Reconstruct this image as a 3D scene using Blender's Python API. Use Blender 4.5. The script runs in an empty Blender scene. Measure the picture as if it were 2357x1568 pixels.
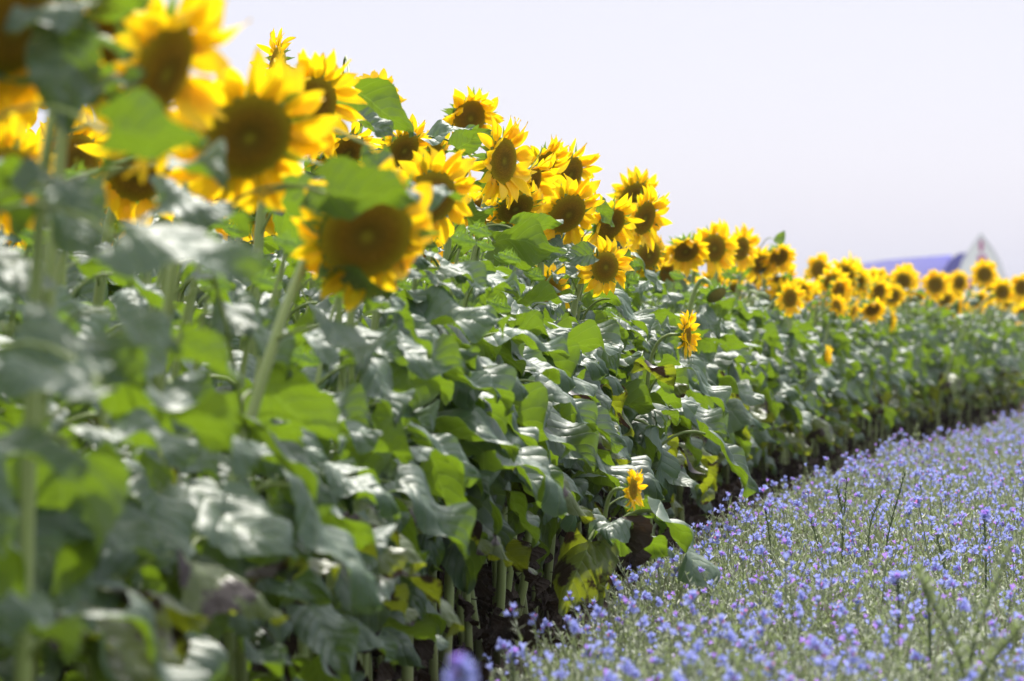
import bpy, math, random
import numpy as np
from mathutils import Vector, Matrix, Quaternion
R = math.radians
rnd = random.Random(7)
sc = bpy.context.scene
COL = sc.collection

# ------------------------------------------------------------------ camera, sky, sun, exposure
FPX = 135 / 36 * 2357.0            # focal length in pixels of a 2357 px wide picture
CAMZ, HORIZON = 1.0, 745.0
cd = bpy.data.cameras.new('camera')
cam = bpy.data.objects.new('camera', cd)
COL.objects.link(cam)
cam.location = (0, 0, CAMZ)
cam.rotation_euler = (R(90) - math.atan((784 - HORIZON) / FPX), 0, 0)
cd.lens = 135
cd.sensor_width = 36
cd.clip_end = 5000
cd.dof.use_dof = True
cd.dof.focus_distance = 12.2
cd.dof.aperture_fstop = 5.4
sc.camera = cam

SUN_EL, SUN_AZ = 50.0, 5.0        # azimuth from straight ahead, negative is to the left
w = bpy.data.worlds.new('World')
sc.world = w
w.use_nodes = True
nt = w.node_tree
nt.nodes.clear()
out = nt.nodes.new('ShaderNodeOutputWorld')
sky = nt.nodes.new('ShaderNodeTexSky')
sky.sky_type = 'NISHITA'
sky.sun_disc = False
sky.sun_elevation = R(SUN_EL)
sky.sun_rotation = R(SUN_AZ)
sky.dust_density = 2.0
sky.air_density = 1.0
b1 = nt.nodes.new('ShaderNodeBackground')
b1.inputs[1].default_value = 0.05
nt.links.new(sky.outputs[0], b1.inputs[0])
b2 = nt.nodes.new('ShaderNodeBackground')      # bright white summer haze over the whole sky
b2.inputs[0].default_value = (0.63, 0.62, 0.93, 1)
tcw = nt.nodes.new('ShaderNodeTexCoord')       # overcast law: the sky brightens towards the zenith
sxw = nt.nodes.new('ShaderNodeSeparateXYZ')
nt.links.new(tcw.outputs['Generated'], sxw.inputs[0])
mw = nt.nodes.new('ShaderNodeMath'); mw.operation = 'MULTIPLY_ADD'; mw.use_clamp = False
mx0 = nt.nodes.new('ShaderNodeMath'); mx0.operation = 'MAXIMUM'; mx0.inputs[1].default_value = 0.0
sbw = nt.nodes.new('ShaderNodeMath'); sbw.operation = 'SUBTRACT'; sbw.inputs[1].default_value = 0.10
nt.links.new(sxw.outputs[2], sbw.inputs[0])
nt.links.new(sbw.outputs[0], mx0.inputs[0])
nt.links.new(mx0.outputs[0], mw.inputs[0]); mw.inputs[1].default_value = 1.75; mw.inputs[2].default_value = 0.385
mrw = nt.nodes.new('ShaderNodeMapRange')       # cooler white low down, where the air is thick
mrw.inputs['From Min'].default_value = 0.015; mrw.inputs['From Max'].default_value = 0.09
nt.links.new(sxw.outputs[2], mrw.inputs['Value'])
mcw = nt.nodes.new('ShaderNodeMix'); mcw.data_type = 'RGBA'
mcw.inputs[6].default_value = (0.63, 0.79, 1.22, 1); mcw.inputs[7].default_value = (0.63, 0.61, 0.93, 1)
nt.links.new(mrw.outputs['Result'], mcw.inputs[0]); 
mr2 = nt.nodes.new('ShaderNodeMapRange'); mr2.inputs['From Min'].default_value = 0.11; mr2.inputs['From Max'].default_value = 0.4
nt.links.new(sxw.outputs[2], mr2.inputs['Value'])
mc2 = nt.nodes.new('ShaderNodeMix'); mc2.data_type = 'RGBA'; mc2.inputs[7].default_value = (0.86, 0.85, 0.88, 1)
nt.links.new(mr2.outputs['Result'], mc2.inputs[0]); nt.links.new(mcw.outputs[2], mc2.inputs[6])
nt.links.new(mc2.outputs[2], b2.inputs[0])
# glow of the hazy sky round the (hidden) sun
dpw = nt.nodes.new('ShaderNodeVectorMath'); dpw.operation = 'DOT_PRODUCT'
nt.links.new(tcw.outputs['Generated'], dpw.inputs[0])
dpw.inputs[1].default_value = (math.sin(R(SUN_AZ)) * math.cos(R(SUN_EL)), math.cos(R(SUN_AZ)) * math.cos(R(SUN_EL)), math.sin(R(SUN_EL)))
mxw = nt.nodes.new('ShaderNodeMath'); mxw.operation = 'MAXIMUM'; mxw.inputs[1].default_value = 0.0
pww = nt.nodes.new('ShaderNodeMath'); pww.operation = 'POWER'; pww.inputs[1].default_value = 14.0
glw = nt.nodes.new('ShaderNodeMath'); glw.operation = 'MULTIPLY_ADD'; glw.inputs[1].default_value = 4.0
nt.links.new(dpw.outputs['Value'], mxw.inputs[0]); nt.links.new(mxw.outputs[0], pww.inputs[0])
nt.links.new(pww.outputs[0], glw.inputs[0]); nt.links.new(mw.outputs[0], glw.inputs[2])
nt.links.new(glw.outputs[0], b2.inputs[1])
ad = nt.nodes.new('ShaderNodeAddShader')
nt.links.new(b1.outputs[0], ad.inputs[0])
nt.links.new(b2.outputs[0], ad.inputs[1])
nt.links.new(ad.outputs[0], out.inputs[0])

sd = bpy.data.lights.new('sun', 'SUN')
sd.energy = 4.8
sd.angle = R(0.6)
sd.color = (1.0, 0.95, 0.86)
sun = bpy.data.objects.new('sun', sd)
COL.objects.link(sun)
to_sun = Vector((math.sin(R(SUN_AZ)) * math.cos(R(SUN_EL)), math.cos(R(SUN_AZ)) * math.cos(R(SUN_EL)), math.sin(R(SUN_EL))))
sun.rotation_euler = to_sun.to_track_quat('Z', 'Y').to_euler()
sun.location = (0, 0, 30)

sc.view_settings.view_transform = 'Standard'
sc.view_settings.look = 'None'
sc.view_settings.exposure = 0.35
sc.view_settings.gamma = 1.0
sc.render.engine = 'CYCLES'
sc.cycles.use_denoising = True
sc.cycles.max_bounces = 8
sc.cycles.diffuse_bounces = 3
sc.cycles.transmission_bounces = 5
sc.cycles.sample_clamp_indirect = 4.0
sc.cycles.sample_clamp_direct = 12.0
sc.cycles.volume_bounces = 0

# ------------------------------------------------------------------ helpers
def world_at(px, py, Y):
    """point of the place seen at a picture position, at its real distance"""
    p = math.atan((784 - HORIZON) / FPX)
    d = Vector(((px - 1178.5) / FPX, math.cos(p) + (784 - py) / FPX * math.sin(p), -math.sin(p) + (784 - py) / FPX * math.cos(p)))
    d *= Y / d.y
    return Vector((d.x, Y, CAMZ + d.z))

def tag(o, label=None, cat=None, group=None, kind=None):
    if label: o['label'] = label
    if cat: o['category'] = cat
    if group: o['group'] = group
    if kind: o['kind'] = kind
    return o

class MB:
    """collects vertices, faces, uv and a random value per vertex"""
    def __init__(s):
        s.V, s.F, s.U, s.N, s.M, s.n = [], [], [], [], [], 0
    def add(s, V, F, U=None, r=0.0, m=0):
        V = np.asarray(V, float).reshape(-1, 3)
        k = len(V)
        s.V.append(V)
        s.U.append(np.zeros((k, 2)) if U is None else np.asarray(U, float).reshape(-1, 2))
        s.N.append(np.full(k, r) if np.isscalar(r) else np.asarray(r, float))
        s.F.extend([tuple(int(i) + s.n for i in f) for f in F])
        s.M.extend([m] * len(F))
        s.n += k
    def merge(s, o, mat=None, moff=0, mmap=None):
        V = np.concatenate(o.V)
        if mat is not None:
            A = np.array(mat)
            V = V @ A[:3, :3].T + A[:3, 3]
        s.V.append(V); s.U.extend(o.U); s.N.extend(o.N)
        n = s.n
        s.F.extend([tuple(i + n for i in f) for f in o.F])
        s.M.extend([(mmap[m] if mmap else m + moff) for m in o.M])
        s.n += len(V)
    def mesh(s, name, mats, smooth=True):
        me = bpy.data.meshes.new(name)
        me.from_pydata(np.concatenate(s.V).tolist(), [], s.F)
        for m in mats: me.materials.append(m)
        me.polygons.foreach_set('material_index', s.M)
        if smooth: me.polygons.foreach_set('use_smooth', [True] * len(s.F))
        li = np.empty(len(me.loops), np.int32)
        me.loops.foreach_get('vertex_index', li)
        uv = me.uv_layers.new(name='UVMap')
        uv.data.foreach_set('uv', np.concatenate(s.U)[li].astype(np.float32).ravel())
        at = me.attributes.new('rnd', 'FLOAT', 'POINT')
        at.data.foreach_set('value', np.concatenate(s.N).astype(np.float32))
        me.update()
        return me

def link(name, me, parent=None, mat=None):
    o = bpy.data.objects.new(name, me)
    COL.objects.link(o)
    if parent is not None: o.parent = parent
    if mat is not None: o.matrix_local = mat
    return o

def tube(mb, pts, rad, n=8, m=0, cap=True, r=0.0, vs=1.0):
    pts = [Vector(p) for p in pts]
    V, U = [], []
    up = Vector((0.31, 0.95, 0.05)).normalized()
    L = 0
    for i, p in enumerate(pts):
        t = (pts[min(i + 1, len(pts) - 1)] - pts[max(i - 1, 0)]).normalized()
        a = (up - t * up.dot(t))
        a = a.normalized() if a.length > 1e-3 else t.orthogonal().normalized()
        up = a
        b = t.cross(a)
        if i: L += (p - pts[i - 1]).length
        rr = rad[i] if hasattr(rad, '__len__') else rad
        for k in range(n):
            q = 2 * math.pi * k / n
            V.append(p + (a * math.cos(q) + b * math.sin(q)) * rr)
            U.append((L * vs, k / n))
    F = [(i * n + k, i * n + (k + 1) % n, (i + 1) * n + (k + 1) % n, (i + 1) * n + k) for i in range(len(pts) - 1) for k in range(n)]
    if cap:
        F.append(tuple(range(n))[::-1])
        F.append(tuple((len(pts) - 1) * n + k for k in range(n)))
    mb.add([tuple(v) for v in V], F, U, r, m)

def grid_faces(nu, nv):
    return [(i * nv + j, i * nv + j + 1, (i + 1) * nv + j + 1, (i + 1) * nv + j) for i in range(nu - 1) for j in range(nv - 1)]

# ------------------------------------------------------------------ materials
def mat_new(name):
    m = bpy.data.materials.new(name)
    m.use_nodes = True
    t = m.node_tree
    t.nodes.clear()
    return m, t, lambda ty, **k: _node(t, ty, **k)
def _node(t, ty, **k):
    n = t.nodes.new(ty)
    for a, v in k.items():
        if a.startswith('i_'):
            n.inputs[int(a[2:]) if a[2:].isdigit() else a[2:].replace('_', ' ')].default_value = v
        else:
            setattr(n, a, v)
    return n
def ramp(N, t, src, stops):
    n = N('ShaderNodeValToRGB')
    e = n.color_ramp.elements
    while len(e) > 1: e.remove(e[0])
    e[0].position, e[0].color = stops[0][0], (*stops[0][1], 1)
    for p, c in stops[1:]:
        q = e.new(p); q.color = (*c, 1)
    t.links.new(src, n.inputs[0])
    return n.outputs[0]
def mixc(N, t, f, a, b, mode='MIX'):
    n = N('ShaderNodeMix', data_type='RGBA', blend_type=mode)
    for s, v in ((0, f), (6, a), (7, b)):
        if isinstance(v, (int, float)): n.inputs[s].default_value = v
        elif isinstance(v, tuple): n.inputs[s].default_value = (*v, 1)
        else: t.links.new(v, n.inputs[s])
    return n.outputs[2]
def mth(N, t, op, a, b=None, c=None):
    n = N('ShaderNodeMath', operation=op)
    for s, v in enumerate((a, b, c)):
        if v is None: continue
        if isinstance(v, (int, float)): n.inputs[s].default_value = v
        else: t.links.new(v, n.inputs[s])
    return n.outputs[0]

def leaf_mat(name, top, under, trans, tmix=0.42, rough=0.40, spots=0.0, spotcol=(0.035, 0.02, 0.012), vein=(0.16, 0.24, 0.08), spec=0.6):
    m, t, N = mat_new(name)
    o = N('ShaderNodeOutputMaterial')
    uvn = N('ShaderNodeUVMap', uv_map='UVMap')
    sp = N('ShaderNodeSeparateXYZ'); t.links.new(uvn.outputs[0], sp.inputs[0])
    tc = N('ShaderNodeTexCoord')
    nz = N('ShaderNodeTexNoise', i_Scale=22.0, i_Detail=3.0); t.links.new(tc.outputs['Object'], nz.inputs['Vector'])
    av = mth(N, t, 'ABSOLUTE', mth(N, t, 'SUBTRACT', sp.outputs[1], 0.5))         # 0 midrib .. 0.5 edge
    s = mth(N, t, 'SUBTRACT', sp.outputs[0], mth(N, t, 'MULTIPLY', av, 0.62))
    sv = mth(N, t, 'ABSOLUTE', mth(N, t, 'SINE', mth(N, t, 'ADD', mth(N, t, 'MULTIPLY', s, 21.0), mth(N, t, 'MULTIPLY', nz.outputs['Fac'], 0.8))))   # side veins at zeros
    v1 = mth(N, t, 'LESS_THAN', sv, 0.10)
    v2 = mth(N, t, 'LESS_THAN', av, 0.012)
    vm = mth(N, t, 'MAXIMUM', v1, v2)
    oi = N('ShaderNodeObjectInfo')
    geo = N('ShaderNodeNewGeometry')
    att = N('ShaderNodeAttribute', attribute_name='rnd')
    rr = mth(N, t, 'FRACT', mth(N, t, 'ADD', mth(N, t, 'MULTIPLY', oi.outputs['Random'], 3.0), att.outputs['Fac']))
    var = mth(N, t, 'ADD', mth(N, t, 'MULTIPLY', rr, 0.5), mth(N, t, 'MULTIPLY', nz.outputs['Fac'], 0.6))
    topc = mixc(N, t, var, tuple(c * 0.72 for c in top), tuple(c * 1.25 for c in top))
    undc = mixc(N, t, var, tuple(c * 0.8 for c in under), tuple(c * 1.2 for c in under))
    vf = mth(N, t, 'MULTIPLY', vm, 0.55)
    topc = mixc(N, t, vf, topc, vein)
    c = mixc(N, t, geo.outputs['Backfacing'], topc, mixc(N, t, vf, undc, vein))
    trc = mixc(N, t, var, tuple(c_ * 0.8 for c_ in trans), tuple(min(1, c_ * 1.2) for c_ in trans))
    trc = mixc(N, t, mth(N, t, 'MULTIPLY', vm, 0.45), trc, tuple(min(1, x * 1.5 + 0.03) for x in trans))
    nb = N('ShaderNodeTexNoise', i_Scale=7.0, i_Detail=5.0, i_Roughness=0.65)
    t.links.new(tc.outputs['Object'], nb.inputs['Vector'])
    if spots:
        sm = ramp(N, t, mth(N, t, 'ADD', nb.outputs['Fac'], mth(N, t, 'MULTIPLY', av, 0.22)), [(0.66 - spots * 0.2, (0, 0, 0)), (0.71 - spots * 0.2, (1, 1, 1))])
        c = mixc(N, t, sm, c, spotcol)
        trc = mixc(N, t, sm, trc, tuple(x * 0.7 for x in spotcol))
    v = N('ShaderNodeTexVoronoi', i_Scale=42.0, feature='SMOOTH_F1')
    t.links.new(tc.outputs['Object'], v.inputs['Vector'])
    hgt = mth(N, t, 'ADD', mth(N, t, 'MULTIPLY', mth(N, t, 'POWER', sv, 0.5), 0.7), mth(N, t, 'MULTIPLY', v.outputs['Distance'], -1.1))
    hgt = mth(N, t, 'ADD', hgt, mth(N, t, 'MULTIPLY', nz.outputs['Fac'], 1.2))
    bp = N('ShaderNodeBump', i_Strength=0.8, i_Distance=0.0045)
    t.links.new(hgt, bp.inputs['Height'])
    p = N('ShaderNodeBsdfPrincipled', i_Roughness=rough)
    p.inputs['Specular IOR Level'].default_value = spec
    t.links.new(c, p.inputs['Base Color'])
    t.links.new(bp.outputs[0], p.inputs['Normal'])
    tr = N('ShaderNodeBsdfTranslucent')
    t.links.new(trc, tr.inputs[0])
    t.links.new(bp.outputs[0], tr.inputs[1])
    mx = N('ShaderNodeMixShader', i_0=tmix)
    t.links.new(p.outputs[0], mx.inputs[1]); t.links.new(tr.outputs[0], mx.inputs[2])
    t.links.new(mx.outputs[0], o.inputs[0])
    return m

def plain_mat(name, c1, c2, scale=8.0, rough=0.7, bump=0.3, bdist=0.003, detail=4.0, trans=None, tmix=0.3, coord='Object', stretch=None, spec=0.4):
    m, t, N = mat_new(name)
    o = N('ShaderNodeOutputMaterial')
    tc = N('ShaderNodeTexCoord')
    src = tc.outputs[coord]
    if stretch:
        mp = N('ShaderNodeMapping'); mp.inputs['Scale'].default_value = stretch
        t.links.new(src, mp.inputs[0]); src = mp.outputs[0]
    nz = N('ShaderNodeTexNoise', i_Scale=scale, i_Detail=detail, i_Roughness=0.6)
    t.links.new(src, nz.inputs['Vector'])
    att = N('ShaderNodeAttribute', attribute_name='rnd')
    f = mth(N, t, 'FRACT', mth(N, t, 'ADD', att.outputs['Fac'], 0.0))
    f = mth(N, t, 'ADD', mth(N, t, 'MULTIPLY', f, 0.5), mth(N, t, 'SUBTRACT', mth(N, t, 'MULTIPLY', nz.outputs['Fac'], 1.4), 0.35))
    c = mixc(N, t, f, c1, c2)
    for n in t.nodes:
        if n.type == 'MIX': n.clamp_factor = True
    p = N('ShaderNodeBsdfPrincipled', i_Roughness=rough)
    p.inputs['Specular IOR Level'].default_value = spec
    t.links.new(c, p.inputs['Base Color'])
    if bump:
        bp = N('ShaderNodeBump', i_Strength=bump, i_Distance=bdist)
        t.links.new(nz.outputs['Fac'], bp.inputs['Height'])
        t.links.new(bp.outputs[0], p.inputs['Normal'])
    sh = p.outputs[0]
    if trans:
        tr = N('ShaderNodeBsdfTranslucent'); tr.inputs[0].default_value = (*trans, 1)
        mx = N('ShaderNodeMixShader', i_0=tmix)
        t.links.new(sh, mx.inputs[1]); t.links.new(tr.outputs[0], mx.inputs[2]); sh = mx.outputs[0]
    t.links.new(sh, o.inputs[0])
    return m

M_LEAF = leaf_mat('sunflower_leaf', (0.046, 0.098, 0.050), (0.10, 0.165, 0.05), (0.145, 0.235, 0.008), rough=0.53, spec=1.0)
M_LEAF_Y = leaf_mat('yellowing_leaf', (0.085, 0.12, 0.03), (0.15, 0.18, 0.04), (0.26, 0.31, 0.010), spots=0.28)
M_DEAD = leaf_mat('withered_leaf', (0.042, 0.032, 0.026), (0.05, 0.038, 0.03), (0.06, 0.035, 0.015), tmix=0.15, rough=0.8, vein=(0.10, 0.075, 0.05), spec=0.2)
M_PETIOLE = plain_mat('petiole_green', (0.20, 0.27, 0.08), (0.30, 0.36, 0.13), 10, 0.5, 0.1, trans=(0.3, 0.4, 0.06), tmix=0.25)

# stem: pale green with long ridges and fine hairs
def stem_mat():
    m, t, N = mat_new('sunflower_stem')
    o = N('ShaderNodeOutputMaterial')
    tc = N('ShaderNodeTexCoord')
    uv = N('ShaderNodeUVMap', uv_map='UVMap')
    mp = N('ShaderNodeMapping'); mp.inputs['Scale'].default_value = (3.0, 16.0, 1.0); t.links.new(uv.outputs[0], mp.inputs[0])
    nz = N('ShaderNodeTexNoise', i_Scale=1.4, i_Detail=4.0); t.links.new(mp.outputs[0], nz.inputs['Vector'])
    n2 = N('ShaderNodeTexNoise', i_Scale=5.0, i_Detail=5.0); t.links.new(tc.outputs['Object'], n2.inputs['Vector'])
    c = mixc(N, t, nz.outputs['Fac'], (0.14, 0.20, 0.05), (0.30, 0.37, 0.115))
    sx = N('ShaderNodeSeparateXYZ'); t.links.new(tc.outputs['Object'], sx.inputs[0])
    low = ramp(N, t, mth(N, t, 'ADD', sx.outputs[2], mth(N, t, 'MULTIPLY', n2.outputs['Fac'], 0.35)), [(0.16, (1, 1, 1)), (0.42, (0, 0, 0))])
    c = mixc(N, t, mth(N, t, 'MULTIPLY', low, 0.75), c, (0.10, 0.085, 0.05))      # soil-splashed foot
    sp = ramp(N, t, n2.outputs['Fac'], [(0.62, (0, 0, 0)), (0.72, (1, 1, 1))])
    c = mixc(N, t, mth(N, t, 'MULTIPLY', sp, 0.35), c, (0.09, 0.08, 0.04))
    bp = N('ShaderNodeBump', i_Strength=0.5, i_Distance=0.002); t.links.new(nz.outputs['Fac'], bp.inputs['Height'])
    p = N('ShaderNodeBsdfPrincipled', i_Roughness=0.55)
    p.inputs['Sheen Weight'].default_value = 0.15
    p.inputs['Sheen Roughness'].default_value = 0.4
    t.links.new(c, p.inputs['Base Color']); t.links.new(bp.outputs[0], p.inputs['Normal'])
    t.links.new(p.outputs[0], o.inputs[0])
    return m
M_STEM = stem_mat()

def petal_mat():
    m, t, N = mat_new('yellow_petal')
    o = N('ShaderNodeOutputMaterial')
    uv = N('ShaderNodeUVMap', uv_map='UVMap')
    sp = N('ShaderNodeSeparateXYZ'); t.links.new(uv.outputs[0], sp.inputs[0])
    att = N('ShaderNodeAttribute', attribute_name='rnd')
    base = ramp(N, t, sp.outputs[0], [(0.0, (0.95, 0.46, 0.004)), (0.3, (0.97, 0.65, 0.008)), (1.0, (0.98, 0.74, 0.015))])
    base = mixc(N, t, att.outputs['Fac'], base, (0.97, 0.66, 0.006))
    mp = N('ShaderNodeMapping'); mp.inputs['Scale'].default_value = (1.2, 22.0, 1.0); t.links.new(uv.outputs[0], mp.inputs[0])
    nz = N('ShaderNodeTexNoise', i_Scale=1.0, i_Detail=3.0); t.links.new(mp.outputs[0], nz.inputs['Vector'])
    base2 = mixc(N, t, mth(N, t, 'MULTIPLY', nz.outputs['Fac'], 0.45), base, (0.90, 0.50, 0.002))
    bp = N('ShaderNodeBump', i_Strength=0.6, i_Distance=0.002); t.links.new(nz.outputs['Fac'], bp.inputs['Height'])
    p = N('ShaderNodeBsdfPrincipled', i_Roughness=0.5)
    p.inputs['Specular IOR Level'].default_value = 0.35
    t.links.new(base2, p.inputs['Base Color']); t.links.new(bp.outputs[0], p.inputs['Normal'])
    tr = N('ShaderNodeBsdfTranslucent'); t.links.new(base2, tr.inputs[0])
    mx = N('ShaderNodeMixShader', i_0=0.5)
    t.links.new(p.outputs[0], mx.inputs[1]); t.links.new(tr.outputs[0], mx.inputs[2])
    t.links.new(mx.outputs[0], o.inputs[0])
    return m
M_PETAL = petal_mat()

def disc_mat():
    m, t, N = mat_new('flower_disc')
    o = N('ShaderNodeOutputMaterial')
    uv = N('ShaderNodeUVMap', uv_map='UVMap')
    sp = N('ShaderNodeSeparateXYZ'); t.links.new(uv.outputs[0], sp.inputs[0])
    att = N('ShaderNodeAttribute', attribute_name='rnd')
    lo = ramp(N, t, sp.outputs[0], [(0.0, (0.26, 0.22, 0.02)), (0.22, (0.13, 0.085, 0.010)), (0.55, (0.20, 0.115, 0.011)), (0.75, (0.22, 0.145, 0.010)), (1.0, (0.34, 0.26, 0.014))])
    hi = ramp(N, t, sp.outputs[0], [(0.0, (0.50, 0.42, 0.03)), (0.20, (0.34, 0.20, 0.02)), (0.55, (0.56, 0.33, 0.03)), (0.75, (0.48, 0.33, 0.02)), (1.0, (0.62, 0.50, 0.025))])
    c = mixc(N, t, mth(N, t, 'MULTIPLY', sp.outputs[1], mth(N, t, 'ADD', mth(N, t, 'MULTIPLY', att.outputs['Fac'], 0.8), 0.3)), lo, hi)
    p = N('ShaderNodeBsdfPrincipled', i_Roughness=0.9)
    p.inputs['Specular IOR Level'].default_value = 0.05
    t.links.new(c, p.inputs['Base Color'])
    t.links.new(p.outputs[0], o.inputs[0])
    return m
M_DISC = disc_mat()
M_BRACT = plain_mat('green_bract', (0.075, 0.15, 0.03), (0.15, 0.25, 0.06), 30, 0.5, 0.3, trans=(0.28, 0.45, 0.03), tmix=0.3)
M_OLDDISC = plain_mat('seed_disc', (0.10, 0.085, 0.012), (0.24, 0.20, 0.03), 60, 0.8, 0.6)

# ------------------------------------------------------------------ leaf meshes
def leaf_geo(rng, L=0.2, kind='ok', nu=25, nv=11, pet=None):
    mb = MB()
    W = L * rng.uniform(0.33, 0.41)
    pl = (pet if pet is not None else rng.uniform(0.09, 0.18)) * (L / 0.2) ** 0.5
    rise = R(rng.uniform(20, 55))
    droop = R(rng.uniform(-62, 0))          # blade direction where it leaves the petiole
    if kind == 'dead':
        droop = R(rng.uniform(-95, -70)); rise = R(rng.uniform(-30, 20))
    bend = R(rng.uniform(5, 55))
    P, p = [], Vector((0.005, 0, 0))
    n = 7
    for i in range(n):
        P.append(p.copy())
        f = (i / (n - 1)) ** 1.6
        a = rise * (1 - f) + droop * f * 0.8
        p = p + Vector((math.cos(a), 0, math.sin(a))) * pl / (n - 1)
    p = P[-1]
    pr = 0.0040 * (L / 0.2) ** 0.5
    tube(mb, P, [pr * 1.5] + [pr] * (n - 2) + [pr * 0.8], 6, m=1, cap=False)
    teeth = rng.uniform(10, 13)
    ph, ph2, ph3 = rng.uniform(0, 6), rng.uniform(0, 6), rng.uniform(0, 6)
    fold = rng.uniform(0.0, 0.35); edge = rng.uniform(0.05, 0.75)
    wav = rng.uniform(0.015, 0.05) * L / 0.2 * 0.6
    tw = R(rng.uniform(-35, 35))
    if kind == 'dead': fold, edge, wav, tw = rng.uniform(0.6, 1.2), rng.uniform(-5, 5), 0.035, R(rng.uniform(-120, 120))
    if kind == 'flat': droop, bend, rise, tw = R(12), R(rng.uniform(20, 45)), R(12), R(rng.uniform(-12, 12)); edge = rng.uniform(.05, .4)
    if kind == 'old': wav *= 1.4; edge *= 1.4
    V, U = [], []
    x, z = p.x, p.z
    bx, bz, bank = [], [], []
    for i in range(nu):
        u = i / (nu - 1)
        a = droop - bend * u ** 1.3
        bx.append((x, z, a))
        x += math.cos(a) * L / (nu - 1); z += math.sin(a) * L / (nu - 1)
    for i in range(nu):
        u = i / (nu - 1)
        x0, z0, a = bx[i]
        w_ = W * (math.sin(math.pi * min(1, (0.10 + 0.90 * u)) ** 0.62) ** 0.85 if u < 1 else 0)
        w_ = W * max(0.0, math.sin(math.pi * (0.06 + 0.94 * u) ** 0.60)) ** 0.8
        if u > 0.72: w_ *= 1 - 0.45 * ((u - 0.72) / 0.28) ** 0.8 * (1 - (u - .72) / .28) * 1.5
        sq = 1.0 if kind != 'dead' else 0.45
        for j in range(nv):
            v = -1 + 2 * j / (nv - 1)
            tooth = ((u * teeth + 0.1) % 1.0)
            ww = w_ * sq * (1 + (0.11 * (tooth - 0.5) if abs(v) > 0.9 else 0))
            lx = -0.20 * L * abs(v) ** 1.6 * (1 - u) ** 4 + (0.03 * L * abs(v) ** 1.2)
            ly = v * ww
            s = u - 0.31 * abs(v)
            lz = fold * abs(ly) - edge * ly * ly / 0.1 + wav * math.sin(u * 11 + ph + (2.1 if v > 0 else 0)) * abs(v) ** 2
            lz += 0.012 * L / 0.2 * math.sin(u * 6 + v * 2.3 + ph3) + 0.0022 * math.sin(u * 31 + ph2 + v * 3) * math.sin(v * 9 + u * 7 + ph)
            lz += 0.0038 * L / 0.2 * (abs(math.sin(10.5 * s + 0.4 * math.sin(v * 5 + ph))) ** 0.7) * (1 - abs(v) ** 3) - 0.003 * math.exp(-(v / 0.1) ** 2)
            if kind == 'dead': lz += 0.016 * math.sin(u * 17 + v * 5 + ph) * math.sin(v * 6 + ph2 + u * 5)
            th = tw * u
            ly2, lz2 = ly * math.cos(th) - lz * math.sin(th), ly * math.sin(th) + lz * math.cos(th)
            X = x0 + lx * math.cos(a) - lz2 * math.sin(a)
            Z = z0 + lx * math.sin(a) + lz2 * math.cos(a)
            V.append((X, ly2, Z)); U.append((u, 0.5 + v / 2))
    # front side of the faces is the upper side
    F = [(a_, d_, c_, b_) for (a_, b_, c_, d_) in grid_faces(nu, nv)]
    mb.add(V, F, U, rng.random(), 0)
    return mb

LEAF_OK = [leaf_geo(random.Random(100 + i), 0.2) for i in range(18)]
LEAF_LO = [leaf_geo(random.Random(100 + i), 0.2, nu=13, nv=7) for i in range(12)]
LEAF_OLD = [leaf_geo(random.Random(300 + i), 0.2, 'old') for i in range(5)]
LEAF_DEAD = [leaf_geo(random.Random(400 + i), 0.2, 'dead') for i in range(6)]
ME_OK = [g.mesh('leaf', [M_LEAF, M_PETIOLE]) for g in LEAF_OK]
ME_OLD = [g.mesh('leaf_old', [M_LEAF_Y, M_PETIOLE]) for g in LEAF_OLD]
ME_DEAD = [g.mesh('leaf_dead', [M_DEAD, M_DEAD]) for g in LEAF_DEAD]

# ------------------------------------------------------------------ flower head meshes (face +Z)
RD = 0.073
def disc_geo(rng, n=1000, h=0.014):
    mb = MB()
    nr, na = 9, 40
    V, U = [], []
    for i in range(nr):
        q = i / (nr - 1)
        for k in range(na):
            a = 2 * math.pi * k / na
            V.append((RD * q * math.cos(a), RD * q * math.sin(a), h * (1 - q * q) - 0.004 * math.exp(-(q / 0.25) ** 2)))
            U.append((q, 0))
    F = [(i * na + k, (i + 1) * na + k, (i + 1) * na + (k + 1) % na, i * na + (k + 1) % na) for i in range(nr - 1) for k in range(na)]
    mb.add(V, F, U)
    V, F, U, Rn = [], [], [], []
    for i in range(n):
        q = math.sqrt((i + 0.5) / n)
        a = i * 2.399963
        r_ = RD * q * 0.985
        z0 = h * (1 - q * q) - 0.004 * math.exp(-(q / 0.25) ** 2)
        s = 0.0017 * (0.8 + 0.5 * q)
        hh = rng.uniform(0.0022, 0.0050) * (1.25 if 0.35 < q < 0.72 else 0.8)
        cx, cy = r_ * math.cos(a), r_ * math.sin(a)
        tip = (cx * (1 + 0.35 * hh / RD) + rng.uniform(-.0007, .0007), cy * (1 + 0.35 * hh / RD) + rng.uniform(-.0007, .0007), z0 + hh)
        b = len(V); rv = rng.random()
        for k in range(4):
            t = a + k * math.pi / 2
            V.append((cx + s * math.cos(t), cy + s * math.sin(t), z0 - 0.0006)); U.append((q, 0.15)); Rn.append(rv)
        V.append(tip); U.append((q, 1)); Rn.append(rv)
        F += [(b, b + 1, b + 4), (b + 1, b + 2, b + 4), (b + 2, b + 3, b + 4), (b + 3, b, b + 4)]
    mb.add(V, F, U, Rn)
    return mb

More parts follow.
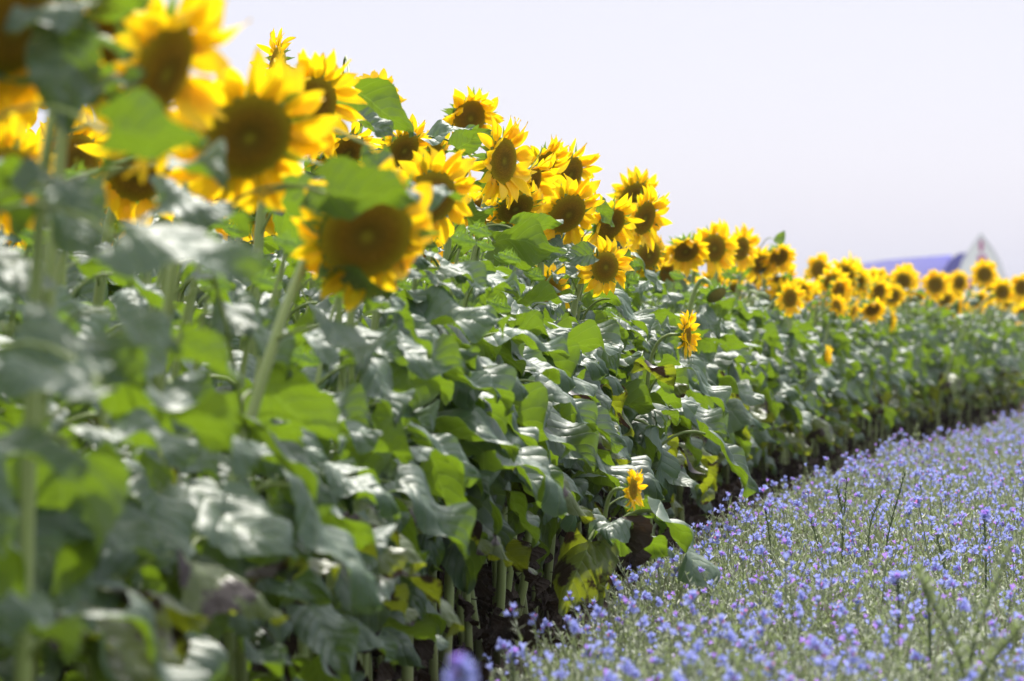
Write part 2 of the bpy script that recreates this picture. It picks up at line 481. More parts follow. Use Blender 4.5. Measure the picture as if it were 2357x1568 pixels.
def petal_geo(rng, n=30, phi0=20, spread=22, curl=25, length=0.082, gaps=0.0, layers=2, nu=9, nv=5):
    mb = MB()
    F0 = grid_faces(nu, nv)
    for ly in range(layers):
        for i in range(n // layers):
            if rng.random() < gaps: continue
            a = 2 * math.pi * (i + 0.5 * ly + rng.uniform(-.28, .28)) / (n // layers)
            L = length * rng.uniform(0.78, 1.12)
            W = 0.0175 * rng.uniform(0.8, 1.25)
            p0 = R(phi0 - 12 * ly + rng.gauss(0, spread * 0.5))
            cr = R(rng.gauss(curl, 22))
            tw = R(rng.gauss(0, 24)); side = R(rng.gauss(0, 14))
            ch = rng.uniform(0.1, 0.65)
            r0, z0 = RD * 0.95, -0.004 * ly
            V, U = [], []
            x, z = r0, z0
            wv = rng.uniform(0, 6)
            for iu in range(nu):
                u = iu / (nu - 1)
                f = p0 - cr * u
                w_ = W * (0.38 + 0.62 * math.sin(math.pi * 0.5 * min(1, u / 0.42))) * (1 - max(0, (u - 0.42) / 0.58) ** 1.9)
                for jv in range(nv):
                    v = -1 + 2 * jv / (nv - 1)
                    y = v * w_
                    zz = ch * abs(y) * 0.9 + 0.0022 * math.sin(u * 7 + wv + v * 2)
                    th = tw * u
                    y2, zz2 = y * math.cos(th) - zz * math.sin(th), y * math.sin(th) + zz * math.cos(th)
                    X = x - zz2 * math.sin(f); Z = z + zz2 * math.cos(f)
                    Yy = y2 + math.tan(side) * (x - r0) * u
                    V.append((X * math.cos(a) - Yy * math.sin(a), X * math.sin(a) + Yy * math.cos(a), Z))
                    U.append((u, 0.5 + v / 2))
                x += math.cos(f) * L / (nu - 1); z += math.sin(f) * L / (nu - 1)
            mb.add(V, F0, U, rng.random())
    return mb

def bract_geo(rng, n=30):
    mb = MB()
    prof = [(RD * 1.0, 0.001), (RD * 1.06, -0.006), (RD * 1.0, -0.018), (RD * 0.75, -0.030), (RD * 0.42, -0.038), (0.016, -0.046), (0.0105, -0.062)]
    na = 24
    V = [(r_ * math.cos(2 * math.pi * k / na), r_ * math.sin(2 * math.pi * k / na), z) for r_, z in prof for k in range(na)]
    F = [(i * na + (k + 1) % na, i * na + k, (i + 1) * na + k, (i + 1) * na + (k + 1) % na)[::-1] for i in range(len(prof) - 1) for k in range(na)]
    mb.add(V, F, None, 0.3)
    nu, nv = 7, 3
    for i in range(n):
        a = 2 * math.pi * (i + rng.uniform(-.3, .3)) / n
        lay = i % 2
        L = rng.uniform(0.034, 0.058); W = rng.uniform(0.0075, 0.011)
        f = R(rng.uniform(-35, 25) - 25 * lay); cr = R(rng.uniform(-50, 40))
        x, z = RD * (1.0 - 0.15 * lay), -0.008 - 0.012 * lay
        V, U = [], []
        sd_ = rng.uniform(-0.3, 0.3)
        for iu in range(nu):
            u = iu / (nu - 1)
            w_ = W * (1 - u ** 1.3) * (0.9 + 0.4 * math.sin(math.pi * min(1, u * 1.6))) + 0.0004
            g = f - cr * u
            for jv in range(nv):
                v = -1 + jv
                y = v * w_ + sd_ * L * u * u; zz = abs(v) * w_ * 0.4
                X = x - zz * math.sin(g); Z = z + zz * math.cos(g)
                V.append((X * math.cos(a) - y * math.sin(a), X * math.sin(a) + y * math.cos(a), Z)); U.append((u, 0.5 + v / 2))
            x += math.cos(g) * L / (nu - 1); z += math.sin(g) * L / (nu - 1)
        mb.add(V, grid_faces(nu, nv), U, rng.random())
    return mb

DISC = [disc_geo(random.Random(5), 1000, 0.014), disc_geo(random.Random(6), 900, 0.008)]
PETALS = [petal_geo(random.Random(11), 34, 22, 24, 30),                       # 0 full open
          petal_geo(random.Random(12), 32, 5, 28, 35),                        # 1 flat, ragged
          petal_geo(random.Random(13), 30, 55, 20, 20),                       # 2 cupped forward
          petal_geo(random.Random(14), 30, -15, 25, 40),                      # 3 swept back
          petal_geo(random.Random(15), 34, 30, 40, 10, gaps=0.2),             # 4 loose, gaps
          petal_geo(random.Random(16), 26, 40, 35, -20, length=0.086, layers=2),   # 5 curling in
          petal_geo(random.Random(17), 30, -12, 26, 30, length=0.058)]                 # 6 short
BRACT = [bract_geo(random.Random(21)), bract_geo(random.Random(22))]
ME_DISC = [g.mesh('disc', [M_DISC]) for g in DISC]
ME_PETALS = [g.mesh('petals', [M_PETAL]) for g in PETALS]
ME_BRACT = [g.mesh('flower_head', [M_BRACT]) for g in BRACT]
g_ = MB()
nr_, na_ = 8, 28
g_.add([(RD * i / 7 * math.cos(2 * math.pi * k / na_), RD * i / 7 * math.sin(2 * math.pi * k / na_), 0.03 * (1 - (i / 7) ** 2)) for i in range(nr_) for k in range(na_)],
       [(i * na_ + k, (i + 1) * na_ + k, (i + 1) * na_ + (k + 1) % na_, i * na_ + (k + 1) % na_) for i in range(nr_ - 1) for k in range(na_)], None, 0.5)
bb = bract_geo(random.Random(31), 26)
bb.V = [np.array(v) for v in bb.V]
for v in bb.V[1:]:
    rr_ = np.hypot(v[:, 0], v[:, 1]); k2 = np.clip((rr_ - RD * .8) / 0.05, 0, 1)
    f2 = (RD * .8 + (rr_ - RD * .8) * 0.1) / np.maximum(rr_, 1e-6) * (1 - .6 * k2)
    v[:, 2] += k2 * 0.06; v[:, 0] *= f2; v[:, 1] *= f2
ME_BUD = bb.mesh('bud', [M_BRACT])
ME_SEED = g_.mesh('seed_disc', [M_OLDDISC])

# ------------------------------------------------------------------ field layout
ROW_Y = [2, 3, 5, 6, 8, 10.7, 13.7, 16.8, 19.9, 23.6, 31, 40, 50, 65, 90, 130]
ROW_X = [-1.12, -1.0, -.77, -.65, -.41, -.09, .27, .64, 1.05, 1.62, 3.05, 5.1, 8.0, 13.3, 25, 50]
def row_x(y): return float(np.interp(y, ROW_Y, ROW_X))
def row_pt(y, off):
    """point OFF metres behind the front of the crop"""
    d = (row_x(y + 0.5) - row_x(y - 0.5))
    n = Vector((1, -d, 0)).normalized()
    return Vector((row_x(y), y, 0)) - n * off, n

def stem_pts(h_end, n, base=Vector((0, 0, 0)), k=16, lean=(0, 0)):
    """bezier from the ground to the back of the head; the last stretch comes in along n"""
    e = h_end
    P1 = base + Vector((lean[0], lean[1], e.z * 0.55))
    P2 = e - n * min(0.22, e.z * 0.2) + Vector((0, 0, 0.03))
    if n.z < -0.3: P2 += Vector((0, 0, 0.06))
    out_ = []
    for i in range(k + 1):
        t = i / k
        out_.append(base * (1 - t) ** 3 + P1 * 3 * t * (1 - t) ** 2 + P2 * 3 * t * t * (1 - t) + e * t ** 3)
    return out_

def stem_rad(k, thick):
    return [thick * (0.0165 - 0.0075 * (i / k) ** 1.1) * (1.25 if i == 0 else 1) for i in range(k + 1)]

def face_dir(a, d):
    a, d = R(a), R(d)
    return Vector((math.sin(a) * math.cos(d), -math.cos(a) * math.cos(d), -math.sin(d)))

def head_matrix(pos, n, s, spin):
    q = n.to_track_quat('Z', 'Y')
    return Matrix.Translation(pos) @ q.to_matrix().to_4x4() @ Matrix.Rotation(spin, 4, 'Z') @ Matrix.Scale(s, 4)

def leaf_places(pts, rng, outward, bias, nl, z0=0.36, top=True):
    """positions, azimuths and sizes of the leaves of one plant"""
    res = []
    ph = rng.uniform(0, 6.28)
    H = pts[-1].z
    zs = [p.z for p in pts]
    im = max(range(len(zs)), key=lambda i: zs[i])
    zmax = zs[im]
    for i in range(nl):
        f = (i + rng.uniform(-.3, .3)) / nl
        z = z0 + (zmax - 0.03 - z0) * min(0.98, max(0, f))
        j = next((q for q in range(1, im + 1) if zs[q] >= z), im)
        t = (z - zs[j - 1]) / max(1e-6, zs[j] - zs[j - 1])
        p = pts[j - 1].lerp(pts[j], min(1, max(0, t)))
        az = ph + i * 2.39996 + rng.uniform(-.4, .4)
        d = (outward - az + math.pi) % (2 * math.pi) - math.pi
        az += d * bias
        s = (0.75 + 0.45 * math.sin(math.pi * min(1, f * 1.05 + 0.12))) * rng.uniform(0.85, 1.15)
        if f > 0.85: s *= 0.78
        if f < 0.2: s *= 0.85
        res.append((p, az, s, z / max(0.5, zmax)))
    for i in range(3):                                  # withered ones low on the stem
        q = rng.uniform(0.10, 0.42)
        j = next((k for k in range(1, im + 1) if zs[k] >= q), im)
        res.append((pts[j - 1].lerp(pts[j], 0.5), rng.uniform(0, 6.28), rng.uniform(.7, 1.0), 0.0))
    return res

def leaf_matrix(p, az, s, rng, dead=False):
    lift = 0 if dead else -30 * max(0.0, min(1.0, (p.z - 0.85) / 0.5))      # upper leaves are held flatter
    if dead: s *= rng.uniform(.35, .6)
    return Matrix.Translation(p) @ Matrix.Rotation(az, 4, 'Z') @ Matrix.Rotation(R(rng.gauss(lift, 13)), 4, 'Y') @ Matrix.Rotation(R(rng.gauss(0, 16)), 4, 'X') @ Matrix.Scale(s, 4)

def pick_leaf(rng, zf, z):
    if zf == 0.0: return 'dead'
    if z < 0.50 and rng.random() < 0.35: return 'dead'
    if z < 0.62 and rng.random() < 0.25: return 'dead' if rng.random() < 0.25 else 'old'
    if z < 0.8 and rng.random() < 0.05: return 'old'
    return 'ok'

PLANTS = []
def sunflower(base, head, n, hs, label, group, rng, petals=0, disc=0, nl=15, bias=0.5, thick=1.0, seed_only=False, has_head=True, leaves='own', z0=0.36, outward=None):
    root = bpy.data.objects.new('sunflower', None)
    root.empty_display_size = 0.1
    COL.objects.link(root)
    root.location = base
    tag(root, label, 'sunflower', group)
    hp = head - base
    back = hp - n * (0.055 * hs)
    pts = stem_pts(back, n, lean=(rng.gauss(0.01, .07), rng.gauss(0, .07)))
    PLANTS.append((root, pts))
    mb = MB()
    tube(mb, pts, stem_rad(16, thick * (0.7 + 0.3 * hs)) if has_head else [thick * (0.017 - 0.0135 * i / 16) for i in range(17)], 10)
    link('stem', mb.mesh('stem', [M_STEM]), root)
    ow = outward if outward is not None else R(-25)
    places = leaf_places(pts, rng, ow, bias, nl, z0)
    places = [(p, az, s * (0.9 if base.y < 9 else 1.03), zf) for p, az, s, zf in places]
    if leaves == 'own':
        for p, az, s, zf in places:
            k = pick_leaf(rng, zf, p.z)
            me = rng.choice({'ok': ME_OK, 'old': ME_OLD, 'dead': ME_DEAD}[k])
            o = link('leaf' if k != 'dead' else 'withered_leaf', me, root, leaf_matrix(p, az, s, rng, k == 'dead'))
            if k == 'dead': o['label'] = 'withered brown leaf hanging by the stem'
            if k == 'old': o['label'] = 'yellowing leaf with dark spots'
    else:
        fm = MB()
        for p, az, s, zf in places:
            k = pick_leaf(rng, zf, p.z)
            src, mm = (rng.choice(LEAF_LO), {0: 0, 1: 1}) if k == 'ok' else ((rng.choice(LEAF_OLD), {0: 2, 1: 1}) if k == 'old' else (rng.choice(LEAF_DEAD), {0: 3, 1: 3}))
            fm.merge(src, leaf_matrix(p, az, s, rng, k == 'dead'), mmap=mm)
        link('foliage', fm.mesh('foliage', [M_LEAF, M_PETIOLE, M_LEAF_Y, M_DEAD]), root)
    if not has_head:
        link('bud', ME_BUD, root, head_matrix(pts[-1] + n * 0.015, n, rng.uniform(.35, .5), rng.uniform(0, 6)))
    if has_head:
        hm = head_matrix(hp, n, hs, rng.uniform(0, 6.28))
        fh = link('flower_head', ME_BRACT[rng.randrange(2)], root, hm)
        link('disc', ME_SEED if seed_only else ME_DISC[disc], fh)
        if not seed_only: link('petals', ME_PETALS[petals], fh)
    return root

# ---- the flower heads one can tell apart in the photograph: px, py, distance, size, facing (deg right), nod (deg down), petals, label
H = [
 (28, 60, 5.0, 1.0, 40, 30, 0, 'blurred sunflower head cut off by the top left corner'),
 (205, 90, 5.6, 1.05, 10, 50, 5, 'sunflower with its drooping head half hidden behind a dark leaf, top left'),
 (368, 165, 5.3, 1.05, 66, 24, 0, 'tall sunflower with a long dark disc turned right, against the upper left sky'),
 (572, 315, 6.4, 1.05, 26, 28, 1, 'large blurred sunflower with a broad round brown disc, largest open face at the upper left'),
 (716, 240, 9.0, 0.93, 22, 12, 4, 'sunflower with pointed petals against the sky, right of the big blurred heads'),
 (632, 150, 11.5, 0.75, -70, -10, 4, 'sunflower seen edge-on with thin petals poking into the sky'),
 (40, 190, 9.5, 0.9, 35, 10, 1, 'distant yellow sunflower at the left edge of the picture'),
 (843, 542, 6.7, 1.12, 8, 20, 6, 'drooping sunflower with a huge dark disc roofed over by leaves'),
 (992, 455, 9.3, 0.92, 18, 14, 1, 'sunflower with a leaf lying across the middle of its disc'),
 (320, 400, 8.5, 0.95, 10, 30, 5, 'shaded sunflower hanging behind stems under the big left leaves'),
 (798, 350, 11.5, 0.85, 30, 30, 5, 'dark nodding sunflower partly hidden under the pointed-petal one'),
 (865, 225, 14.5, 0.8, 20, -15, 1, 'sunflower showing only petal tips above a broad leaf'),
 (928, 345, 12.8, 0.85, 30, 25, 1, 'dark-faced sunflower in the tangle left of the skyline head'),
 (990, 365, 13.6, 0.85, 40, 30, 3, 'sunflower with swept petals in the tangle under the skyline head'),
 (1080, 272, 14.0, 0.95, 22, 8, 2, 'sunflower with forward-cupped orange petals standing highest against the sky'),
 (1158, 371, 12.0, 1.02, 56, 4, 0, 'sharpest sunflower, upright oval disc with a full ring of yellow petals'),
 (1222, 425, 12.5, 0.85, 62, 20, 2, 'sunflower facing right, tucked behind the sharpest head'),
 (1186, 480, 12.3, 0.85, 20, 40, 3, 'sunflower nodding down below the sharpest head'),
 (1248, 385, 13.2, 0.85, 50, 30, 0, 'sunflower with curled petals up behind the sharpest head'),
 (1312, 402, 13.8, 0.92, 40, 14, 4, 'sunflower on the skyline with petals only on its right'),
 (1305, 492, 12.9, 1.0, 25, 22, 1, 'sunflower with a wide shadowed disc right of the sharp cluster'),
 (1405, 517, 14.0, 0.9, 30, 24, 4, 'sunflower with a dark disc beside a small cupped green leaf'),
 (1460, 452, 16.5, 0.9, 20, 20, 1, 'sunflower peeping over the shoulder of another at the second skyline peak'),
 (1483, 503, 15.0, 0.95, 42, 12, 0, 'sunflower with green bracts and a full fan of petals below the second skyline peak'),
 (1392, 615, 12.6, 0.72, 30, 6, 1, 'small sharp sunflower on a slanting stem, standing clear of the leaves'),
 (1264, 670, 13.3, 0.72, 30, -5, 1, 'small sunflower half buried in leaves behind its taller neighbours'),
 (1492, 588, 16.0, 0.8, 30, 16, 3, 'sunflower hanging just under the second skyline peak'),
 (1578, 578, 19.0, 0.95, 15, 38, 2, 'sunflower bowed down beneath a ruff of petals'),
 (1642, 572, 19.3, 0.98, 25, 8, 0, 'round sunflower with wide petals right of the bowed one'),
 (1706, 573, 21.0, 0.9, 45, 8, 0, 'sunflower turned right with petals spread on the slope of heads'),
 (1748, 608, 24.0, 0.85, 30, 20, 4, 'small shaded sunflower between two brighter ones on the slope'),
 (1792, 592, 24.0, 0.9, 20, 30, 2, 'sunflower under a leaf that sticks up into the sky'),
 (1883, 620, 29.0, 0.9, 30, 8, 0, 'bright sunflower left of the low lavender roof'),
 (1800, 640, 25.0, 0.85, 30, 45, 1, 'sunflower with its petals bowed flat above a brighter one'),
 (1818, 687, 22.0, 0.74, 35, 4, 0, 'bright sunflower standing forward of the far rows'),
 (1582, 770, 13.3, 0.56, 68, 0, 0, 'narrow sunflower seen edge-on among leaves half way down'),
 (1902, 818, 22.5, 0.46, 70, 0, 2, 'tiny edge-on sunflower low among the far leaves'),
 (1457, 1127, 10.6, 0.42, 64, 0, 0, 'tiny yellow sunflower low down near the bare stems'),
 (1935, 650, 30.0, 0.75, 30, 15, 1, 'small sunflower just right of the bright one by the roof'),
 (1962, 622, 33.0, 0.85, 10, 5, 2, 'sunflower against the lavender roof'),
 (1982, 662, 30.0, 0.85, 40, 30, 3, 'brown-faced sunflower leaning under the lavender roof'),
 (2018, 652, 33.0, 0.75, 10, 5, 4, 'sunflower with a green heart under the lavender roof'),
 (2085, 640, 34.0, 0.93, 5, 2, 0, 'round far sunflower, leftmost of three that face the camera'),
 (2153, 656, 33.0, 0.98, 5, 4, 0, 'round far sunflower with the largest disc, below the dark blue roof'),
 (2208, 650, 35.0, 0.85, 30, 10, 1, 'half-turned sunflower below the foot of the barn'),
 (2266, 632, 34.0, 0.95, 5, 2, 0, 'round far sunflower in front of the white barn gable'),
 (2307, 672, 32.0, 0.85, 15, 6, 4, 'sunflower below and right of the barn gable'),
 (2352, 662, 34.0, 0.95, 10, 10, 0, 'sunflower cut off by the right edge at roof height'),
 (2352, 722, 37.0, 0.85, 30, 25, 4, 'lower sunflower cut off by the right edge'),
 (2008, 712, 27.0, 0.78, 15, 35, 2, 'sunflower tipped forward below the far rows'),
 (1925, 705, 25.0, 0.62, 40, -15, 2, 'bright little sunflower nodding left of the tipped one'),
 (1965, 715, 26.0, 0.62, 70, 10, 4, 'thin sunflower between two brighter ones in the far leaves'),
 (2053, 738, 28.0, 0.62, 80, 5, 4, 'edge-on sunflower right of the tipped one'),
 (2205, 705, 33.0, 0.72, 88, 5, 2, 'narrow edge-on sunflower below the foot of the barn'),
 (2110, 688, 34.0, 0.7, 20, 45, 1, 'small nodding sunflower between the round far ones'),
 (568, 590, 12.0, 0.75, 20, 10, 4, 'small yellow sunflower glimpsed through leaves at the left'),
 (232, 620, 13.0, 0.6, 20, 0, 4, 'tiny yellow sunflower glimpsed between the blurred left stems'),
 (228, 385, 10.0, 0.8, 60, 0, 1, 'yellow sunflower glimpsed beside a blurred stem at the left'),
 (10, 410, 7.0, 0.8, 30, 15, 1, 'yellow sunflower at the left edge under a pale leaf'),
 (590, 480, 10.5, 0.7, 30, 30, 4, 'sunflower peeping out below the large blurred heads'),
]
OUTW = lambda y: math.atan2(-(row_x(y + .5) - row_x(y - .5)), 1)
bases = []
for i, (px, py, Y, hs, fa, nod, pt, lab) in enumerate(H):
    r_ = random.Random(1000 + i)
    hp = world_at(px, py, Y)
    if 700 < px < 1560 and fa < 50 and hs > .8: fa, nod = fa + 10, nod + 6
    n = face_dir(fa, nod)
    bx = min(hp.x - 0.10 - r_.uniform(0, .1), row_x(Y) - r_.uniform(0, .08))
    if px < 700: bx = min(hp.x - 0.06, row_x(Y))
    bx = max(bx, hp.x - 0.55)
    base = Vector((bx, Y + r_.uniform(-.02, .12), 0))
    if px == 368: base = Vector((-0.69, 5.15, 0))
    if px == 205: base = Vector((-0.72, 5.5, 0))
    if px == 843: base = Vector((-0.62, 6.45, 0))
    if hp.z < 1.05 and hs < .8: base = Vector((hp.x - 0.12, Y + 0.1, 0))
    bases.append((base.x, base.y))
    low = hp.z < 1.1
    sunflower(base, hp, n, hs, lab, 'sunflowers in the crop', r_, petals=pt, disc=i % 2, nl=4 if px == 368 else 6 if low else 7 if Y < 8 else 10,
              bias=0.45, thick=0.65 if low else 0.72 if Y < 8 else 0.95, outward=OUTW(Y) - R(15))
# green head that has lost its petals, and a brown bowed one
for px, py, Y, hs, fa, nod, lab in ((1285, 765, 12.0, 0.58, 65, 30, 'sunflower with a curled green head and no petals, deep in the leaves'),
                                    (1650, 680, 16.5, 0.62, 40, 45, 'sunflower with a bowed brown head that has dropped its petals')):
    r_ = random.Random(int(px))
    hp = world_at(px, py, Y)
    base = Vector((hp.x - .14, Y + .05, 0)); bases.append((base.x, base.y))
    sunflower(base, hp, face_dir(fa, nod), hs, lab, 'sunflowers in the crop', r_, seed_only=True, nl=13, outward=OUTW(Y))

# ---- large leaves one can tell apart: middle px, py, distance, length px, where the tip points (deg in the picture, 0 right, -90 down), upper side, kind
T, B, F_ = (0.05, -0.42, 0.90), (0.15, 0.72, 0.66), (0.05, -0.93, 0.33)
HL = [
 (880, 258, 10.4, 175, -32, B, 0), (862, 292, 10.0, 100, -25, T, 0), (150, 175, 4.9, 250, -85, F_, 0), (118, 42, 4.9, 190, 200, T, 0),
 (262, 12, 5.0, 150, 5, B, 0), (350, 318, 4.75, 230, -8, B, 0), (268, 205, 5.0, 130, 20, T, 0), (425, 588, 4.8, 330, -14, T, 0),
 (112, 432, 4.9, 190, 170, T, 0), (462, 492, 5.8, 230, -15, T, 0), (850, 452, 6.3, 210, -4, B, 0), (765, 462, 6.35, 130, 190, B, 0), (985, 455, 7.2, 140, -6, T, 0),
 (868, 392, 7.0, 100, -85, F_, 0), (478, 828, 5.3, 170, -30, B, 0), (328, 765, 5.1, 180, -30, T, 0), (700, 470, 7.0, 160, -15, B, 0),
 (1048, 748, 9.2, 215, -4, T, 0), (1238, 522, 11.8, 105, 8, B, 0), (1215, 566, 11.7, 165, -6, B, 0), (1235, 792, 11.2, 150, -28, B, 0),
 (868, 1160, 9.0, 150, -38, B, 0), (1392, 492, 13.0, 60, -60, B, 0), (1797, 547, 23.5, 32, 60, F_, 0), (930, 1350, 9.0, 175, -62, F_, 0),
 (895, 1465, 8.9, 190, -45, T, 0), (1275, 932, 11.3, 115, -65, F_, 0), (1145, 1030, 10.9, 150, -35, T, 0), (1178, 1285, 10.9, 120, -40, B, 1),
 (1040, 690, 10.5, 130, 190, F_, 0), (1330, 590, 12.4, 80, 190, F_, 0), (250, 1230, 5.4, 260, -22, T, 0), (60, 1050, 4.6, 260, -10, T, 0),
 (100, 880, 4.6, 260, 180, T, 0), (640, 1260, 6.6, 190, -70, T, 0), (1040, 310, 12.5, 110, 5, T, 0), (1085, 325, 12.2, 90, 25, B, 0), (545, 1160, 7.0, 120, -70, T, 0),
 (630, 1010, 7.0, 140, -10, B, 0), (990, 820, 8.6, 200, 0, T, 0), (900, 1020, 8.8, 220, -20, F_, 0),
]
for i, (px, py, Y, ln, ang, nrm, kind) in enumerate(HL):
    r_ = random.Random(3000 + i)
    L = ln * Y / FPX
    c = world_at(px, py, Y)
    a = R(ang)
    d = Vector((math.cos(a), -0.12, math.sin(a))).normalized()
    up = Vector(nrm); up = (up - d * up.dot(d)).normalized()
    m3 = Matrix((d, up.cross(d), up)).transposed()
    st = c - d * L * 0.5
    root, pts = min(PLANTS, key=lambda q: (q[0].location.xy - st.xy).length - (0.02 if q[0].location.x < st.x else 0) + (5 if q[1][-1].z < st.z - 0.25 else 0) + (0.5 if q[0].location.y < st.y - 0.05 else 0))
    loc = st - root.location
    sp_ = min([p for p in pts if p.z < loc.z - 0.03] or pts, key=lambda p: (p - (loc - Vector((0, 0, 0.07)))).length)
    g = leaf_geo(r_, L, 'flat', pet=0.004)
    mb = MB()
    mb.merge(g, Matrix.Translation(loc) @ m3.to_4x4())
    mid = (sp_ + loc) / 2 + Vector((0, 0, 0.3 * (loc - sp_).length))
    tube(mb, [sp_ * (1 - t) ** 2 + mid * 2 * t * (1 - t) + loc * t * t for t in [k / 8 for k in range(9)]], 0.0034, 6, m=1, cap=False)
    link('leaf', mb.mesh('leaf', [M_LEAF_Y if kind else M_LEAF, M_PETIOLE]), root)

# ---- leafy plants of the front rows whose flowers do not show
BIG = [(-0.62, 6.45), (-0.69, 5.15), (-0.72, 5.5)]
def clear(p, d):
    if any((p.x - a) ** 2 + (p.y - b) ** 2 < 0.26 ** 2 for a, b in BIG): return False
    return all((p.x - a) ** 2 + (p.y - b) ** 2 > d * d for a, b in bases)
count = len(H) + 2
FRONT_END = 21.5
y = 3.7
while y < FRONT_END:
    p, n = row_pt(y, rnd.uniform(-.03, .12))
    y += rnd.uniform(0.09, 0.23) * (1.15 if y < 8 else 1.0 if y < 15 else 1.25)
    if not clear(p, 0.07): continue
    z = rnd.uniform(1.0, 1.28) if y > 8.5 else rnd.uniform(0.92, 1.20)
    hd = Vector((p.x + rnd.uniform(0, .10), p.y + rnd.uniform(-.06, .06), z))
    sunflower(p, hd, Vector((0.3, -0.2, 0.9)).normalized(), 0.7, 'leafy sunflower without an open flower at the very edge of the crop', 'leafy plants at the edge of the crop',
              rnd, has_head=False, nl=8 if y > 8.5 else 7, z0=0.50 if 8.5 < y < 14 else 0.30, bias=0.55, thick=rnd.uniform(.65, 1.0), outward=OUTW(p.y) - R(10))
    count += 1
for off, step, y1 in ((0.30, 0.19, 21.5), (0.62, 0.22, 18.5)):
    y = 3.9
    while y < y1 and count < 300:
        p, n = row_pt(y, off + rnd.uniform(-.06, .06))
        y += rnd.uniform(step * .8, step * 1.2) * (1.7 if y < 9 else 1)
        if not clear(p, 0.08): continue
        z = rnd.uniform(1.12, 1.34)
        hd = Vector((p.x + rnd.uniform(-.03, .10), p.y + rnd.uniform(-.06, .06), z))
        sunflower(p, hd, Vector((0.3, -0.2, 0.9)).normalized(), 0.8,
                  'leafy sunflower without an open flower just inside the crop, behind the edge plants', 'leafy plants inside the crop',
                  rnd, has_head=False, nl=9, bias=0.35, leaves='joined', outward=OUTW(p.y))
        count += 1
print('individual sunflowers', count)

# ------------------------------------------------------------------ the rest of the crop as one object
def instancer(name, pts, rots, scls, ids, coll, mats=None):
    me = bpy.data.meshes.new(name)
    me.from_pydata([tuple(p) for p in pts], [], [])
    a = me.attributes.new('rot', 'FLOAT_VECTOR', 'POINT'); a.data.foreach_set('vector', np.array(rots, np.float32).ravel())
    a = me.attributes.new('scl', 'FLOAT', 'POINT'); a.data.foreach_set('value', np.array(scls, np.float32))
    a = me.attributes.new('idx', 'INT', 'POINT'); a.data.foreach_set('value', np.array(ids, np.int32))
    o = link(name, me)
    ng = bpy.data.node_groups.new(name, 'GeometryNodeTree')
    ng.interface.new_socket('Geometry', in_out='INPUT', socket_type='NodeSocketGeometry')
    ng.interface.new_socket('Geometry', in_out='OUTPUT', socket_type='NodeSocketGeometry')
    gi, go = ng.nodes.new('NodeGroupInput'), ng.nodes.new('NodeGroupOutput')
    ip = ng.nodes.new('GeometryNodeInstanceOnPoints')
    ci = ng.nodes.new('GeometryNodeCollectionInfo')
    ci.inputs[0].default_value = coll
    ci.inputs['Separate Children'].default_value = True
    ci.inputs['Reset Children'].default_value = True
    def at(nm, ty):
        q = ng.nodes.new('GeometryNodeInputNamedAttribute'); q.data_type = ty; q.inputs[0].default_value = nm
        return [s for s in q.outputs if s.enabled and s.name == 'Attribute'][0]
    e2r = ng.nodes.new('FunctionNodeEulerToRotation')
    L = ng.links.new
    L(gi.outputs[0], ip.inputs['Points'])
    L(ci.outputs[0], ip.inputs['Instance'])
    ip.inputs['Pick Instance'].default_value = True
    L(at('idx', 'INT'), ip.inputs['Instance Index'])
    L(at('rot', 'FLOAT_VECTOR'), e2r.inputs[0]); L(e2r.outputs[0], ip.inputs['Rotation'])
    L(at('scl', 'FLOAT'), ip.inputs['Scale'])
    L(ip.outputs[0], go.inputs[0])
    md = o.modifiers.new('scatter', 'NODES'); md.node_group = ng
    return o

crop_coll = bpy.data.collections.new('crop_kinds')
NCROP = 16
for i in range(NCROP):
    r_ = random.Random(700 + i)
    mb = MB()
    hz = r_.uniform(1.30, 1.50)
    if i >= 12: hz = r_.uniform(1.2, 1.3)
    n = face_dir(r_.gauss(22, 20), r_.gauss(14, 12))
    hp = Vector((r_.uniform(0, .12), r_.uniform(-.06, .06), hz))
    hs = r_.uniform(0.82, 1.02)
    pts = stem_pts(hp - n * .055 * hs, n, lean=(r_.gauss(0, .03), r_.gauss(0, .03)))
    tube(mb, pts, stem_rad(16, 1.0), 6, m=0)
    for p, az, s, zf in leaf_places(pts, r_, R(-20), 0.4, 13, 0.28):
        k = pick_leaf(r_, zf, p.z)
        src, mm = (r_.choice(LEAF_LO), {0: 1, 1: 2}) if k == 'ok' else ((r_.choice(LEAF_OLD), {0: 3, 1: 2}) if k == 'old' else (r_.choice(LEAF_DEAD), {0: 4, 1: 4}))
        mb.merge(src, leaf_matrix(p, az, s, r_, k == 'dead'), mmap=mm)
    if i < 12:
        hm = head_matrix(hp, n, hs, r_.uniform(0, 6))
        mb.merge(BRACT[i % 2], hm, mmap={0: 5}); mb.merge(DISC[i % 2], hm, mmap={0: 6}); mb.merge(PETALS[i % 6], hm, mmap={0: 7})
    o = bpy.data.objects.new('crop_kind_%02d' % i, mb.mesh('crop_kind', [M_STEM, M_LEAF, M_PETIOLE, M_LEAF_Y, M_DEAD, M_BRACT, M_DISC, M_PETAL]))
    crop_coll.objects.link(o)
P_, R_, S_, I_ = [], [], [], []
def sow(y0, y1, off0, off1, step, rowgap, headless=0.25, k=1.0):
    off = off0
    while off < off1:
        y = y0 + rnd.uniform(0, step)
        while y < y1:
            p, n = row_pt(y, off + rnd.gauss(0, rowgap * .15))
            y += rnd.uniform(.7, 1.3) * step
            if not clear(p, 0.10): continue
            P_.append(p); R_.append((rnd.gauss(0, .03), rnd.gauss(0, .03), rnd.gauss(0, .35)))
            S_.append(rnd.uniform(.93, 1.06) * k)
            I_.append(rnd.randrange(12) if rnd.random() > headless else rnd.randrange(12, 16))
        off += rowgap
sow(4.5, 22, 0.95, 4.2, 0.26, 0.42)
